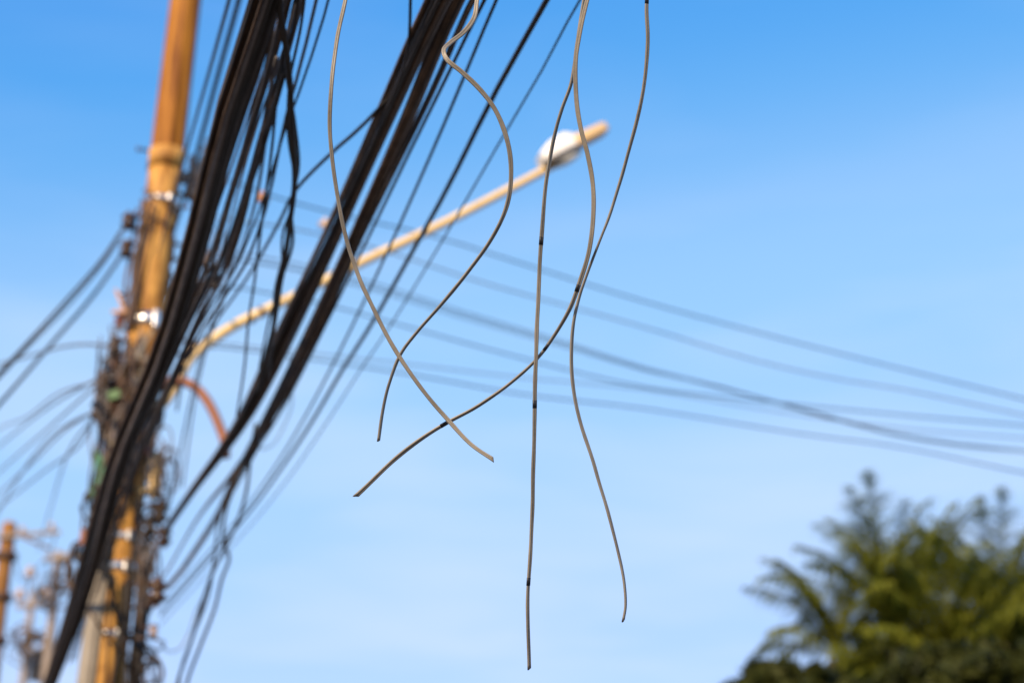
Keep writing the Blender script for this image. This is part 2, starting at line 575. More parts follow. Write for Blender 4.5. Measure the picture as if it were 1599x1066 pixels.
# rust-red bent conduit that leaves the right side of the pole
tube('bent_conduit', [aty(226, 600, 11.46), aty(253, 597, 11.36), aty(276, 594, 11.36), aty(296, 599, 11.36), aty(314, 613, 11.34), aty(328, 633, 11.32), aty(341, 661, 11.30), aty(351, 690, 11.26), aty(352, 712, 11.22)], .034, M['rust'], n=40, m=14)
tag(bpy.data.objects['bent_conduit'], 'rust-red conduit pipe bending down from right side of the pole', 'conduit')

# ------------------------------------------------------------------ street lamp on the pole
lamp = empty('street_lamp', aty(243, 585, 11.42))
tag(lamp, 'cream street lamp on a long curved arm reaching right from the pole', 'street lamp')
LP = lamp.location.copy()
def lpart(o, par=None):
    o.parent = par or lamp
    if par is None:
        o.matrix_parent_inverse = Matrix.Translation(-LP)
    return o
arm_pts = [aty(238, 640, 11.44), aty(252, 632, 11.40), aty(268, 612, 11.40), aty(280, 590, 11.42), aty(297, 560, 11.45), aty(324, 536, 11.5), aty(365, 509, 11.55), aty(419, 482, 11.6), aty(469, 458, 11.7), aty(560, 412, 11.8), aty(700, 345, 11.95), aty(850, 266, 12.1), aty(875, 252, 12.12)]
P = spline(arm_pts, 90)
sc_ = np.interp(np.linspace(0, 1, 90), [0, .25, 1], [1.0, 1.0, .86])
V, F = sweep(P, circle(.037, 16), scale=sc_)
lpart(mesh_obj('arm', V, F, M['armpaint']))
for (p, q) in ((392, 496), (409, 487)):
    c = aty(p, q, 11.58)
    V, F = lathe_geo(c, aty(419, 482, 11.6) - aty(365, 509, 11.55), [(.036, -.016), (.043, -.015), (.043, .015), (.036, .016)], 16)
    lpart(mesh_obj('arm_clamp', V, F, M['hardware']))
la, lb = aty(846, 252, 12.05), aty(946, 202, 12.2)
ld = (lb - la).normalized()
ls = ld.cross(Vector((0, 0, 1))).normalized()      # horizontal side
lu = ls.cross(ld).normalized()
if lu.z < 0: lu = -lu
LL = (lb - la).length
def loft(stations, m=20):
    """stations: (t along lamp, half width, height up, depth down, up offset)"""
    V, F = [], []
    for t, hw, hu, hd, off in stations:
        for j in range(m):
            a = 2 * math.pi * j / m
            ca, sa = math.cos(a), math.sin(a)
            u = math.copysign(abs(ca) ** .3, ca) * hw
            v = math.copysign(abs(sa) ** .35, sa) * (hu if sa > 0 else hd)
            V.append(la + ld * (t * LL) + ls * u + lu * (v + off))
    n = len(stations)
    for i in range(n - 1):
        for j in range(m):
            k = (j + 1) % m
            F.append((i * m + j, i * m + k, (i + 1) * m + k, (i + 1) * m + j))
    F.append(tuple(range(m - 1, -1, -1)))
    F.append(tuple((n - 1) * m + j for j in range(m)))
    return V, F
V, F = loft([(-.01, .075, .045, .03, .0), (.02, .085, .06, .03, .0), (.18, .088, .105, .03, 0), (.42, .088, .120, .03, 0), (.50, .080, .085, .03, 0), (.56, .075, .06, .02, 0)], 12)
lpart(mesh_obj('gear_housing', V, F, M['white'], smooth=False))
V, F = loft([(.46, .075, .05, .03, -.004), (.50, .085, .065, .035, -.004), (.93, .08, .055, .032, -.002), (.985, .07, .045, .03, 0), (1.0, .05, .03, .02, 0)])
lpart(mesh_obj('lamp_head', V, F, M['lamptan']))
V, F = loft([(.0, .08, .012, .022, -.042), (.03, .088, .012, .024, -.042), (.52, .088, .012, .024, -.042), (.56, .07, .012, .02, -.042)])
lpart(mesh_obj('base_tray', V, F, M['lampgrey']))
V, F = loft([(.12, .03, .01, .02, -.075), (.15, .06, .012, .03, -.068), (.30, .07, .012, .042, -.068), (.45, .06, .012, .034, -.068), (.5, .03, .01, .02, -.075)])
lpart(mesh_obj('lens', V, F, M['lens']))
V, F = lathe_geo(la + ld * .1 * LL + lu * .10, lu, [(.03, 0), (.03, .03), (.026, .038), (.01, .042)], 12)

# ------------------------------------------------------------------ cable bundles
def bundle(name, label, ctrl, ncab, wid, rr, mats, seed, cat='cable bundle', flat=0.8, wander=.35, ties=(), nseg=70, group=None, stray=.6):
    """ctrl: list of (world point, spread factor); every cable a child tube wandering inside the bundle"""
    rs = np.random.RandomState(seed)
    pts = [c[0] for c in ctrl]
    P = spline(pts, nseg)
    L = np.concatenate([[0], np.cumsum(np.linalg.norm(np.diff(np.array([tuple(p) for p in pts]), axis=0), axis=1))])
    spread = np.interp(np.linspace(0, L[-1], nseg), L, [c[1] for c in ctrl])
    T, N, B = frames(P)
    root = empty(name, P[0])
    tag(root, label, cat, group)
    inv = Matrix.Translation(-Vector(P[0]))
    for k in range(ncab):
        # home position on a filled disc
        a = rs.uniform(0, 2 * math.pi); r = math.sqrt(rs.uniform(0, 1))
        if k % 5 == 4: r = rs.uniform(1.1, 1.1 + stray)          # strays lying outside the lashing
        u0, v0 = r * math.cos(a), r * math.sin(a) * flat
        kn = max(9, nseg // 5)
        xs = np.linspace(0, nseg - 1, kn)
        uu = u0 + np.interp(np.arange(nseg), xs, np.convolve(rs.uniform(-wander, wander, kn), [.25, .5, .25], 'same'))
        vv = v0 + np.interp(np.arange(nseg), xs, np.convolve(rs.uniform(-wander, wander, kn), [.25, .5, .25], 'same'))
        ker = np.ones(7) / 7
        uu = np.convolve(np.pad(uu, 3, 'edge'), ker, 'valid'); vv = np.convolve(np.pad(vv, 3, 'edge'), ker, 'valid')
        Q = P + N * (uu * wid * spread)[:, None] + B * (vv * wid * spread)[:, None]
        rad = rs.uniform(*rr)
        V, F = sweep(Q, circle(rad, 6))
        o = mesh_obj('cable', V, F, mats[k % len(mats)])
        o.parent = root; o.matrix_parent_inverse = inv
    for t in ties:
        i = int(t * (nseg - 1))
        c = Vector(P[i]); w = wid * spread[i] * 1.05 + rr[1]
        ax = Vector(T[i])
        Vv, Ff = [], []
        m = 18
        for h in (-.011, .011):
            for j in range(m):
                a = 2 * math.pi * j / m
                Vv.append(c + ax * h + Vector(N[i]) * (w * math.cos(a)) + Vector(B[i]) * (w * flat * math.sin(a)))
        for j in range(m):
            Ff.append((j, (j + 1) % m, m + (j + 1) % m, m + j))
        o = mesh_obj('cable_tie', Vv, Ff, M['black'])
        o.parent = root; o.matrix_parent_inverse = inv
    return root

def iv(px, py, f=1.0):
    return ad(px, py, inv_depth(py) * f)
def behind(p, q, t):
    return p + (q - p) * t

MB = [M['black'], M['brownblack'], M['black'], M['brownblack'], M['greycable'], M['black']]
# left bundle: straight from overhead to the far lower left
def lb(py):
    return -0.3155 * py + 417
ldp = lambda py: 1.0 / (0.217 - 0.0001195 * py)
lpts = []
n0 = ad(lb(-600), -600, ldp(-600)); n1 = ad(lb(300), 300, ldp(300))
over = n0 + (n0 - n1).normalized() * 16
lpts = [(over, 1.3), (n0, 1.15)]
for py, dx, sp in ((-200, 0, 1.0), (0, 0, 1.0), (180, -3, 1.0), (360, 8, 1.0), (540, 12, 1.0), (706, -4, 1.05), (817, 0, 1.25), (909, 2, 1.2), (1044, -2, .95), (1150, -8, .9)):
    lpts.append((ad(lb(py) + dx, py, ldp(py)), sp))
f0, f1 = lpts[-2][0], lpts[-1][0]
fd = (f1 - f0).normalized()
lpts.append((f1 + fd * 30, 1.0))
bundle('cable_bundle', 'thickest black cable bundle, crossing in front of the pole', lpts, 36, .031, (.0035, .0105), MB, 3, stray=.4, wander=1.0, ties=(.36, .41, .47, .55), nseg=150)

# looser greyish strands along its right flank
l2 = [(over + Vector((.25, 0, 0)), 1.2)]
for px, py, sp in ((590, -420, 1.1), (466, -40, .9), (455, 0, 1.0), (432, 90, 1.0), (400, 190, 1.05), (368, 304, 1.2), (338, 400, 1.15), (296, 500, .7), (250, 610, .5), (208, 710, .5), (172, 810, .6), (140, 900, .7), (100, 1030, .7)):
    l2.append((ad(px, py, ldp(py) * 1.04), sp))
bundle('loose_cable_bundle', 'loose greyish cables fraying along the right flank of the thickest bundle', l2, 16, .058, (.0035, .007), [M['black'], M['greycable'], M['greycable'], M['brownblack']], 8, wander=1.1, nseg=130)

# right bundles: two ropes side by side that fan onto the pole's right-hand brackets
def rb(pts, f=1.0):
    out = []
    p0 = None
    for px, py, sp in pts:
        out.append((iv(px, py, f), sp))
    a, b = out[0][0], out[1][0]
    return [(a + (a - b).normalized() * 16, 1.2)] + out
r1 = rb([(905, -420, 1.0), (795, -210, 1.0), (683, 0, 1.0), (602, 180, 1.05), (521, 360, 1.15), (450, 510, 1.3), (386, 640, 1.4), (344, 706, 1.2), (300, 766, .9), (263, 821, .7)])
r1.append((INS['r1b'], .5))
bundle('cable_bundle', 'black cable rope at left edge of the right-hand run, ending on upper bracket', r1, 17, .0185, (.0045, .0085), MB, 21, stray=.15, ties=(.40, .5, .60), wander=.95, nseg=140)
r2 = rb([(936, -420, 1.0), (825, -210, 1.0), (714, 0, 1.0), (638, 180, 1.05), (557, 360, 1.15), (489, 510, 1.3), (420, 650, 1.4), (371, 740, 1.3), (317, 841, 1.0), (270, 909, .8)])
r2.append((INS['r2'], .5))
bundle('cable_bundle', 'black cable rope just right of the gap, ending on lowest bracket', r2, 13, .0135, (.0045, .008), MB, 22, stray=.15, ties=(.42, .52, .63), wander=1.0, nseg=140)
r3 = rb([(958, -400, 1.0), (845, -190, 1.0), (738, 0, 1.0), (677, 140, 1.0), (571, 360, 1.4), (503, 505, 1.5), (430, 645, 1.6), (366, 736, 1.5), (304, 817, 1.3), (256, 900, 1.0)], 1.02)
r3.append((INS['r2'] + Vector((0, 0, .05)), .5))
bundle('cable_bundle', 'thin strand group hugging the right edge of the right-hand cable run', r3, 4, .006, (.004, .0065), MB, 23, wander=1.6, nseg=140)

# ------------------------------------------------------------------ single strung cables
def single(name, label, pts, r, mt, cat='cable', n=60, group=None, wob=0.0, seed=1, m=8):
    return tag(tube(name, pts, r, M[mt], n=n, m=m, wob=wob, seed=seed), label, cat, group)
def run(pts, f=1.0, ext=True):
    q = [iv(px, py, f) for px, py in pts]
    if ext:
        q = [q[0] + (q[0] - q[1]).normalized() * 15] + q
    return q
single('strung_cable', 'thin black cable merging into the right-hand run near the curled drop wire', run([(870, -230), (757, 0), (719, 75), (688, 140), (652, 212), (578, 365), (512, 500), (440, 640), (372, 745)], 1.0), .0055, 'black', n=80)
single('strung_cable', 'thin dark cable, first to the right of the thick right-hand run', run([(878, -230), (775, 0), (731, 105), (684, 216), (620, 360), (574, 459), (533, 543), (476, 651), (425, 735), (350, 835), (262, 935)], 1.02), .0052, 'black', n=80)
single('strung_cable', 'thickest single black cable slanting alone across the blue sky', run([(975, -220), (854, 0), (771, 149), (697, 297), (641, 398), (580, 506), (533, 580), (489, 655), (445, 722), (365, 828), (250, 960)], 1.02), .0085, 'black', n=80)
single('strung_cable', 'thinnest black wire, rightmost of the slanting cables', run([(1035, -210), (905, 0), (849, 105), (788, 209), (700, 360), (611, 506), (563, 577), (513, 655), (440, 760), (360, 855), (250, 975)], 1.03), .0034, 'black', n=80)
single('strung_cable', 'short dark wire dropping vertically into top of right-hand cable run', [ad(690, -330, 4.3), ad(646, -120, 4.5), ad(641, 0, 4.65), ad(640, 40, 4.72), ad(637, 78, 4.8), ad(622, 130, 4.95), ad(600, 180, 5.05)], .0045, 'black', n=40)
single('cross_cable', 'dark wire cutting diagonally between the two thick bundles', [iv(610, 150, 1.0), iv(596, 165), iv(560, 202), iv(521, 236, 1.0), iv(464, 294, 1.0), iv(436, 347, 1.02), iv(392, 424, 1.05), iv(344, 492, 1.1), iv(290, 565, 1.2), iv(255, 600, 1.35)], .0062, 'black', n=60)
# the slack loops between the bundles
single('slack_cable', 'thickest slack black cable drooping between the bundles', [ad(445, -60, 4.45), ad(437, 10, 4.6), ad(446, 70, 4.75), ad(452, 120, 4.9), ad(456, 203, 5.1), ad(460, 287, 5.4), ad(453, 345, 5.6), ad(446, 395, 5.8), ad(432, 450, 6.0), ad(427, 510, 6.3), ad(414, 560, 6.6), ad(402, 610, 6.8)], .0095, 'black', n=80)
single('slack_cable', 'slack black wire twisting around the thickest drooping slack cable', [ad(470, -60, 4.5), ad(462, 30, 4.65), ad(447, 100, 4.85), ad(460, 190, 5.1), ad(466, 260, 5.35), ad(455, 320, 5.55), ad(457, 380, 5.75), ad(442, 430, 5.95), ad(434, 480, 6.2), ad(424, 540, 6.5), ad(420, 590, 6.8)], .0055, 'black', n=80)
single('slack_cable', 'slack wire bowing out left beside the drooping black cable', [ad(480, -40, 4.5), ad(470, 40, 4.7), ad(452, 130, 4.95), ad(450, 210, 5.2), ad(461, 300, 5.5), ad(441, 370, 5.8), ad(440, 430, 6.0), ad(420, 500, 6.3), ad(405, 575, 6.7)], .0045, 'black', n=70)
single('slack_cable', 'straight thin slack wire ending on the right-hand run below the lamp arm', [ad(446, 60, 4.75), ad(434, 135, 5.0), ad(424, 236, 5.35), ad(409, 345, 5.8), ad(398, 435, 6.2), ad(388, 502, 6.6), ad(382, 570, 6.9), ad(370, 650, 7.4)], .0052, 'black', n=60)
single('slack_cable', 'dark slack wire with a knotted clump beside the pole', [ad(450, 90, 4.85), ad(440, 128, 4.95), ad(420, 200, 5.2), ad(400, 263, 5.5), ad(375, 330, 5.9), ad(350, 400, 6.5), ad(331, 445, 7.1), ad(305, 505, 8.0), ad(288, 570, 9.0), ad(276, 640, 10.2)], .0078, 'black', n=70)
single('slack_cable', 'thin pale-looking slack wire just right of the knotted one', [ad(432, 90, 4.9), ad(410, 200, 5.4), ad(388, 310, 6.2), ad(364, 400, 7.2), ad(345, 480, 8.4), ad(318, 560, 9.6), ad(300, 650, 10.6), ad(285, 760, 11.0)], .006, 'greycable', n=60)
single('slack_cable', 'thin slack wire crossing the lamp arm where it starts to rise', [ad(420, 180, 5.4), ad(402, 300, 6.3), ad(380, 380, 7.2), ad(352, 450, 8.4), ad(325, 520, 9.6), ad(306, 590, 10.6), ad(282, 700, 11.0), ad(262, 800, 11.2)], .0065, 'black', n=60)
# knotted clump on the slack wire: a small tangle of loops
def knot(c, s, seed, mt, turns=6, r=.006):
    rs = np.random.RandomState(seed)
    pts = []
    for i in range(turns * 5):
        a = i * 2 * math.pi / 5 + rs.uniform(-.4, .4)
        q = rs.uniform(.4, 1.0) * s
        pts.append(c + Vector((q * .6 * math.cos(a), rs.uniform(-.5, .5) * s, q * 1.2 * math.sin(a))))
    return tube('knot', pts, r, mt, n=turns * 30, m=6)
kn = knot(ad(331, 432, 7.0), .05, 4, M['black'])
kp = bpy.data.objects['slack_cable.004']
kn.parent = kp

# slack ends hanging below the right-hand run
single('hanging_tail', 'rightmost of the dark cable tails dangling left of picture centre', [ad(400, 660, 8.88), ad(392, 706, 8.90), ad(384, 770, 8.94), ad(368, 821, 8.97), ad(355, 848, 8.99), ad(338, 880, 9.01), ad(324, 915, 9.03), ad(312, 955, 9.05), ad(300, 996, 9.08), ad(277, 1066, 9.12), ad(262, 1140, 9.16)], .0085, 'black', n=70)
single('hanging_tail', 'dark cable tail with a kink, middle of the dangling tails', [ad(380, 715, 8.91), ad(371, 745, 8.93), ad(352, 800, 8.96), ad(349, 848, 8.99), ad(358, 868, 9.00), ad(346, 905, 9.02), ad(335, 950, 9.05), ad(312, 1010, 9.09), ad(292, 1066, 9.12), ad(284, 1130, 9.16)], .0085, 'black', n=70)
single('hanging_tail', 'leftmost thin dark cable tail dangling nearest the pole', [ad(352, 775, 8.95), ad(345, 800, 8.96), ad(338, 835, 8.98), ad(334, 875, 9.01), ad(325, 930, 9.04), ad(298, 1000, 9.08), ad(284, 1040, 9.10), ad(274, 1110, 9.15)], .0062, 'black', n=60)
single('hanging_tail', 'fine grey wire curling loose at the lower right of the pole', [INS['r3'], ad(248, 1000, 11.3), ad(262, 1016, 11.4), ad(280, 1012, 11.5), ad(296, 985, 11.6), ad(304, 960, 11.7), ad(318, 930, 11.6)], .005, 'greycable', n=50)
single('hanging_tail', 'faint thin wire loop hanging below the middle of the right-hand run', [iv(452, 560, 1.2), iv(455, 600, 1.25), iv(452, 645, 1.25), iv(436, 680, 1.2), iv(415, 700, 1.1), iv(398, 690, 1.0)], .004, 'greycable', n=50)

# two faint wires beside the pole top
single('strung_wire', 'blurred wire rising beside the pole top, nearer to the pole', [ad(400, -150, 5.2), ad(358, 0, 6.0), ad(328, 108, 7.0), ad(297, 216, 8.4), ad(262, 340, 10.4), ad(246, 400, 12.2)], .0075, 'black', n=30)
single('strung_wire', 'paler blurred cable rising beside the pole top, nearer to the thick bundle', [ad(410, -140, 7.4), ad(373, 0, 8.2), ad(343, 108, 9.0), ad(314, 216, 10.0), ad(290, 300, 11.2), ad(268, 370, 12.4)], .014, 'black', n=30)

# service wires off to the left of the pole
single('service_wire', 'upper of the two dark service cables leading off left', [INS['l4'], ad(160, 405, 12.5), ad(101, 472, 12.2), ad(50, 528, 12.0), ad(0, 581, 11.8), ad(-90, 672, 11.4), ad(-260, 830, 10.8)], .0125, 'black', n=40)
single('service_wire', 'lower of the two dark service cables leading off left', [INS['l5'], ad(145, 462, 12.4), ad(81, 536, 12.1), ad(0, 630, 11.8), ad(-90, 730, 11.4), ad(-260, 910, 10.8)], .0125, 'black', n=40)
single('service_wire', 'short dark wire strung beside the upper left service cable', [INS['l4'] + Vector((.02, 0, .06)), ad(170, 398, 12.5), ad(101, 482, 12.2), ad(40, 545, 12.0), ad(0, 588, 11.8), ad(-90, 680, 11.4)], .008, 'black', n=40)
for i, (pts, lab) in enumerate([
        ([(149, 593, 11.4), (81, 632, 14), (0, 695, 18), (-120, 800, 24)], 'uppermost pale wire fanning down-left from the left insulators'),
        ([(152, 600, 11.4), (85, 660, 14), (0, 735, 18), (-120, 850, 24)], 'second pale wire fanning down-left from the left insulators'),
        ([(150, 640, 11.4), (100, 672, 13), (50, 722, 15), (0, 770, 18), (-120, 900, 24)], 'third pale wire fanning down-left from the left insulators'),
        ([(150, 596, 11.4), (95, 612, 13), (40, 652, 16), (0, 668, 18), (-120, 740, 24)], 'topmost faint wire bowing left from the left insulators'),
        ([(152, 641, 11.4), (120, 655, 12), (70, 690, 14), (20, 760, 16), (-20, 830, 18)], 'steepest faint wire bowing to the left edge below the insulators'),
        ([(150, 643, 11.4), (128, 690, 12.5), (70, 735, 15), (0, 790, 18), (-90, 860, 22)], 'lowest faint slack wire reaching the left edge above the distant pole'),
        ([(152, 645, 11.4), (110, 700, 14), (80, 790, 20), (60, 860, 28)], 'faint wire dropping toward the distant poles at lower left')]):
    single('fan_wire', lab, [ad(*p) for p in pts], .009 if i < 3 else .008, 'greycable', n=30)

# far span wires to the right, sagging away from the pole
def far(label, pts, r, d0=12.8, d1=16.5, start=None, mt='black', ncab=1, seed=0):
    xs = [p[0] for p in pts]
    q = [ad(px, py, d0 + (d1 - d0) * (px - xs[0]) / (1599 - xs[0])) for px, py in pts]
    e = q[-1] + (q[-1] - q[-2]).normalized() * 14
    q.append(e)
    if start is not None:
        q = [start] + q
    if ncab == 1:
        P = spline(q, 70)
        V, F = sweep(P, circle(r, 8), scale=np.interp(np.linspace(0, 1, 70), [0, .3, .6, 1], [.55, .6, 1, 1.1]))
        return tag(mesh_obj('span_wire', V, F, M[mt]), label, 'cable')
    return bundle('span_cable', label, [(p, 1.0) for p in q], ncab, .045, (r * .8, r * 1.1), [M[mt]], seed, cat='cable bundle', wander=1.5, nseg=60)
far('highest of the blurred span wires crossing the sky at right', [(330, 272), (410, 302), (530, 335), (674, 368), (819, 413), (1000, 469), (1225, 530), (1400, 574), (1599, 623)], .0115, start=INS['r4'])
far('second highest blurred span wire, fading out toward the right edge', [(330, 340), (420, 350), (508, 368), (609, 394), (746, 439), (1000, 509), (1180, 563), (1300, 590), (1420, 610), (1599, 648)], .0105, start=INS['r4'] + Vector((0, 0, -.05)), mt='greycable')
far('darkest lumpy span cable sagging through the other far wires', [(335, 402), (440, 418), (583, 453), (710, 493), (891, 546), (1000, 580), (1135, 613), (1190, 628), (1290, 656), (1400, 685), (1500, 701), (1599, 710)], .0046, start=INS['r5'], ncab=3, seed=5)
far('straightest blurred span wire, crossing over the lumpy one at right', [(335, 445), (420, 458), (511, 476), (638, 511), (819, 560), (1000, 603), (1200, 627), (1400, 647), (1599, 664)], .011, start=INS['r6'])
far('lowest blurred span wire, passing just above the palm', [(332, 541), (474, 559), (638, 584), (819, 616), (1000, 637), (1250, 677), (1400, 697), (1599, 738)], .011, start=INS['r7'])
far('faint span wire just above the lowest one', [(332, 535), (474, 550), (674, 573), (819, 590), (1000, 607), (1200, 640), (1400, 668), (1599, 684)], .0085, start=INS['r7'] + Vector((0, 0, .05)), mt='greycable')
single('span_wire', 'faint level wire leading left from the pole middle', [INS['l3'], ad(120, 538, 13), ad(30, 560, 15), ad(-120, 600, 19)], .010, 'greycable', n=30)
# small clamps seen on two of the far wires
for (px, py, d, mt, lab) in ((410, 311, 12.9, 'orange', 'small orange cable clamp hanging in the sky left of the bundles'), (508, 352, 13.3, 'pink', 'small pinkish cable clamp at the left edge of right-hand cable run')):
    c = ad(px, py, d)
    V, F = merge(lathe_geo(c, Vector((1, 0, -.25)), [(.015, -.05), (.026, -.045), (.028, 0), (.026, .045), (.015, .05)], 12),
                 box_geo(c + Vector((0, 0, .035)), Vector((1, 0, 0)), Vector((0, 1, 0)), Vector((0, 0, 1)), .02, .012, .025, .004))
    tag(mesh_obj('cable_clamp', V, F, M[mt]), lab, 'cable clamp')

# ------------------------------------------------------------------ cables lashed to the pole
def pole_cable(z0, z1, a0, wig, gap, r, mt, seed, par, n=60):
    rs = np.random.RandomState(seed)
    kn = 9
    aa = a0 + np.interp(np.linspace(0, kn - 1, n), np.arange(kn), np.cumsum(rs.uniform(-wig, wig, kn)))
    gg = gap + np.interp(np.linspace(0, kn - 1, n), np.arange(kn), rs.uniform(0, .05, kn))
    pts = []
    for i, z in enumerate(np.linspace(z0, z1, n)):
        c = pole_at_z(z)
        rr = pole_r(z) + gg[i] + r
        pts.append(c + Vector((rr * math.sin(aa[i]), -rr * math.cos(aa[i]), 0)))
    P = spline(pts[::4], n)
    V, F = sweep(P, circle(r, 7))
    o = mesh_obj('cable', V, F, M[mt])
    o.parent = par
    o.matrix_parent_inverse = Matrix.Translation(-par.location)
    return o
lash = empty('lashed_cables', pole_at_z(zpix(790)))
tag(lash, 'tangle of dusty dark cables lashed around the middle of the pole', 'cable bundle')
for k in range(30):
    z1 = zpix(rng.uniform(515, 580)); z0 = zpix(rng.uniform(700, 830))
    pole_cable(z0, z1, rng.uniform(-1.3, 1.3), .35, rng.uniform(0, .05), rng.uniform(.008, .016), rng.choice(['black', 'brownblack', 'hardware', 'greycable', 'guard', 'rust', 'brownblack']), 100 + k, lash)
low = empty('lashed_cables', pole_at_z(zpix(1066)))
tag(low, 'black cable mass running down the right side of the pole foot', 'cable bundle')
for k in range(16):
    pole_cable(rng.uniform(.3, 1.2), zpix(rng.uniform(790, 880)), rng.uniform(.75, 1.8), .2, rng.uniform(0, .09), rng.uniform(.008, .016), rng.choice(['black', 'black', 'brownblack']), 200 + k, low)
up = empty('lashed_cables', pole_at_z(zpix(480)))
tag(up, 'brown cables running down the left face of the upper pole', 'cable bundle')
for k in range(7):
    pole_cable(zpix(520), zpix(rng.uniform(300, 350)), -.95 + .12 * k - (.1 if k > 3 else 0), .10, rng.uniform(0, .02), rng.uniform(.008, .014), rng.choice(['brownblack', 'hardware', 'hardware']), 300 + k, up)
lf = empty('lashed_cables', pole_at_z(zpix(700)))
tag(lf, 'thin dark wires drooping down the left side of the pole', 'cable bundle')
for k in range(10):
    x0 = rng.uniform(150, 195); y0 = rng.uniform(505, 600)
    pts = [aty(x0, y0, 11.38)]
    y = y0; x = x0
    while y < y0 + rng.uniform(160, 300):
        y += rng.uniform(30, 60); x += rng.uniform(-11, 4)
        pts.append(aty(x, y, 11.36 + rng.uniform(-.05, .05)))
    o = tube('cable', pts, rng.uniform(.005, .009), M[rng.choice(['black', 'greycable', 'brownblack'])], n=40, m=6)
    o.parent = lf; o.matrix_parent_inverse = Matrix.Translation(-lf.location)

# coils of spare cable hung on the pole
def coil(label, c, rad, turns, normal, mt, r=.010, seed=0, sq=1.25):
    rs = np.random.RandomState(seed)
    normal = Vector(normal).normalized()
    u = normal.cross(Vector((0, 0, 1))).normalized(); v = normal.cross(u)
    pts = []
    for i in range(turns * 14):
        a = 2 * math.pi * i / 14
        q = rad * (1 + rs.uniform(-.10, .10))
        pts.append(c + u * (q * math.cos(a)) + v * (q * sq * math.sin(a)) + normal * rs.uniform(-.03, .03))
    return tag(tube('cable_coil', pts, r, M[mt], n=turns * 40, m=6), label, 'cable coil')
def tangle(label, c, ext, nl, mt, r, seed, cat='cable coil'):
    rs = np.random.RandomState(seed)
    root = empty('cable_tangle', c)
    tag(root, label, cat)
    for k in range(nl):
        pts = []
        a = rs.uniform(0, 6.28)
        cc = Vector((rs.uniform(-.5, .5) * ext[0], rs.uniform(-.5, .5) * ext[1], rs.uniform(-.6, .6) * ext[2]))
        qx, qz = rs.uniform(.35, .8) * ext[0], rs.uniform(.25, .6) * ext[2]
        for i in range(rs.randint(7, 14)):
            a += rs.uniform(.5, 1.3)
            pts.append(cc + Vector((qx * math.cos(a) * rs.uniform(.7, 1.2), ext[1] * rs.uniform(-.6, .6), qz * math.sin(a) * rs.uniform(.7, 1.3))))
        o = tube('cable', pts, r * rs.uniform(.6, 1.3), M[mt[k % len(mt)]], n=70, m=6)
        o.parent = root
    return root
coil('coil of brown cable hung on the pole below the bright steel band', aty(212, 590, 11.26), .10, 7, (-.2, -1, .1), 'brownblack', .010, 1)
coil('coil of grey cable hung at the middle of the lashed tangle', aty(203, 668, 11.24), .11, 6, (.1, -1, .0), 'greycable', .009, 2, 1.5)
coil('black cable coil at the upper right bracket of the pole', aty(236, 790, 11.28), .085, 8, (.4, -1, 0), 'black', .010, 3, 1.2)
tangle('messy knot of black cable at right of the pole near the picture bottom', aty(224, 1035, 11.25), (.12, .10, .22), 12, ['black', 'brownblack', 'black'], .008, 4)
tangle('messy black cable tangle between the two right-hand brackets', aty(232, 865, 11.28), (.07, .09, .36), 12, ['black', 'brownblack', 'greycable'], .007, 14)
tangle('loops of thin dark wire around the left insulators', aty(172, 590, 11.30), (.09, .09, .36), 10, ['black', 'greycable', 'brownblack'], .006, 15)
tangle('frayed knot of thin wires left of the pole above the distant poles', aty(150, 800, 11.30), (.12, .10, .40), 12, ['greycable', 'brownblack', 'black'], .007, 16)
tangle('fine grey wire tangle in the sky right of the pole behind the bundle', aty(325, 400, 11.7), (.16, .10, .42), 12, ['greycable', 'black', 'brownblack'], .0045, 41)
tangle('fine dark wire nest over the pole middle below the bright band', aty(205, 640, 11.22), (.14, .08, .50), 16, ['brownblack', 'hardware', 'greycable', 'black'], .006, 42)
tangle('fine wire nest hanging right of the pole by the rusty sleeve', aty(252, 740, 11.25), (.10, .08, .35), 9, ['black', 'greycable', 'hardware'], .005, 43)
coil('dark loops of cable left of the pole beside thick bundle', aty(128, 880, 11.2), .10, 5, (-.3, -1, .1), 'brownblack', .009, 5, 1.7)
single('wrap_cable', 'thick black cable slung across the lower pole and its grey guard', [ad(118, 872, 11.3), ad(150, 884, 11.12), ad(168, 898, 11.10), ad(178, 940, 11.12), ad(190, 975, 11.14), ad(208, 1000, 11.2), ad(222, 1012, 11.35)], .017, 'black', n=50)
single('wrap_cable', 'thinner dark cable slung low across the grey guard', [ad(120, 930, 11.3), ad(142, 955, 11.12), ad(160, 985, 11.1), ad(182, 1010, 11.14), ad(208, 1025, 11.3)], .010, 'brownblack', n=40)
single('wrap_cable', 'dark wire wound around the pole just below its collar', [pole_at_z(zpix(y)) + Vector(((pole_r(5) + .008) * math.sin(a), -(pole_r(5) + .008) * math.cos(a), 0)) for y, a in ((300, -1.5), (306, -.8), (318, -.2), (330, .5), (338, 1.2), (340, 2.2), (338, 3.2), (336, 4.2), (340, 5.2), (352, 6.2), (360, 6.9), (366, 7.6))], .008, 'brownblack', n=80)

# splice closures and the green bits
def closure(label, px, py, Y, mt='hardware', s=1.0, axis=(0, 0, 1)):
    c = aty(px, py, Y)
    V, F = lathe_geo(c, Vector(axis), [(.02 * s, -.13 * s), (.05 * s, -.125 * s), (.055 * s, -.10 * s), (.048 * s, -.09 * s), (.046 * s, .07 * s), (.036 * s, .11 * s), (.015 * s, .125 * s)], 14)
    return tag(mesh_obj('splice_closure', V, F, M[mt]), label, 'splice closure')
closure('dark dome splice closure on the pole left of the thick bundle', 195, 735, 11.26, 'brownblack', 1.0)
closure('red plastic splice closure on the pole right of the thick bundle', 226, 692, 11.28, 'red', .62)
closure('small red-brown splice closure left of the pole near the distant crossarm', 130, 838, 11.1, 'rust', .45)
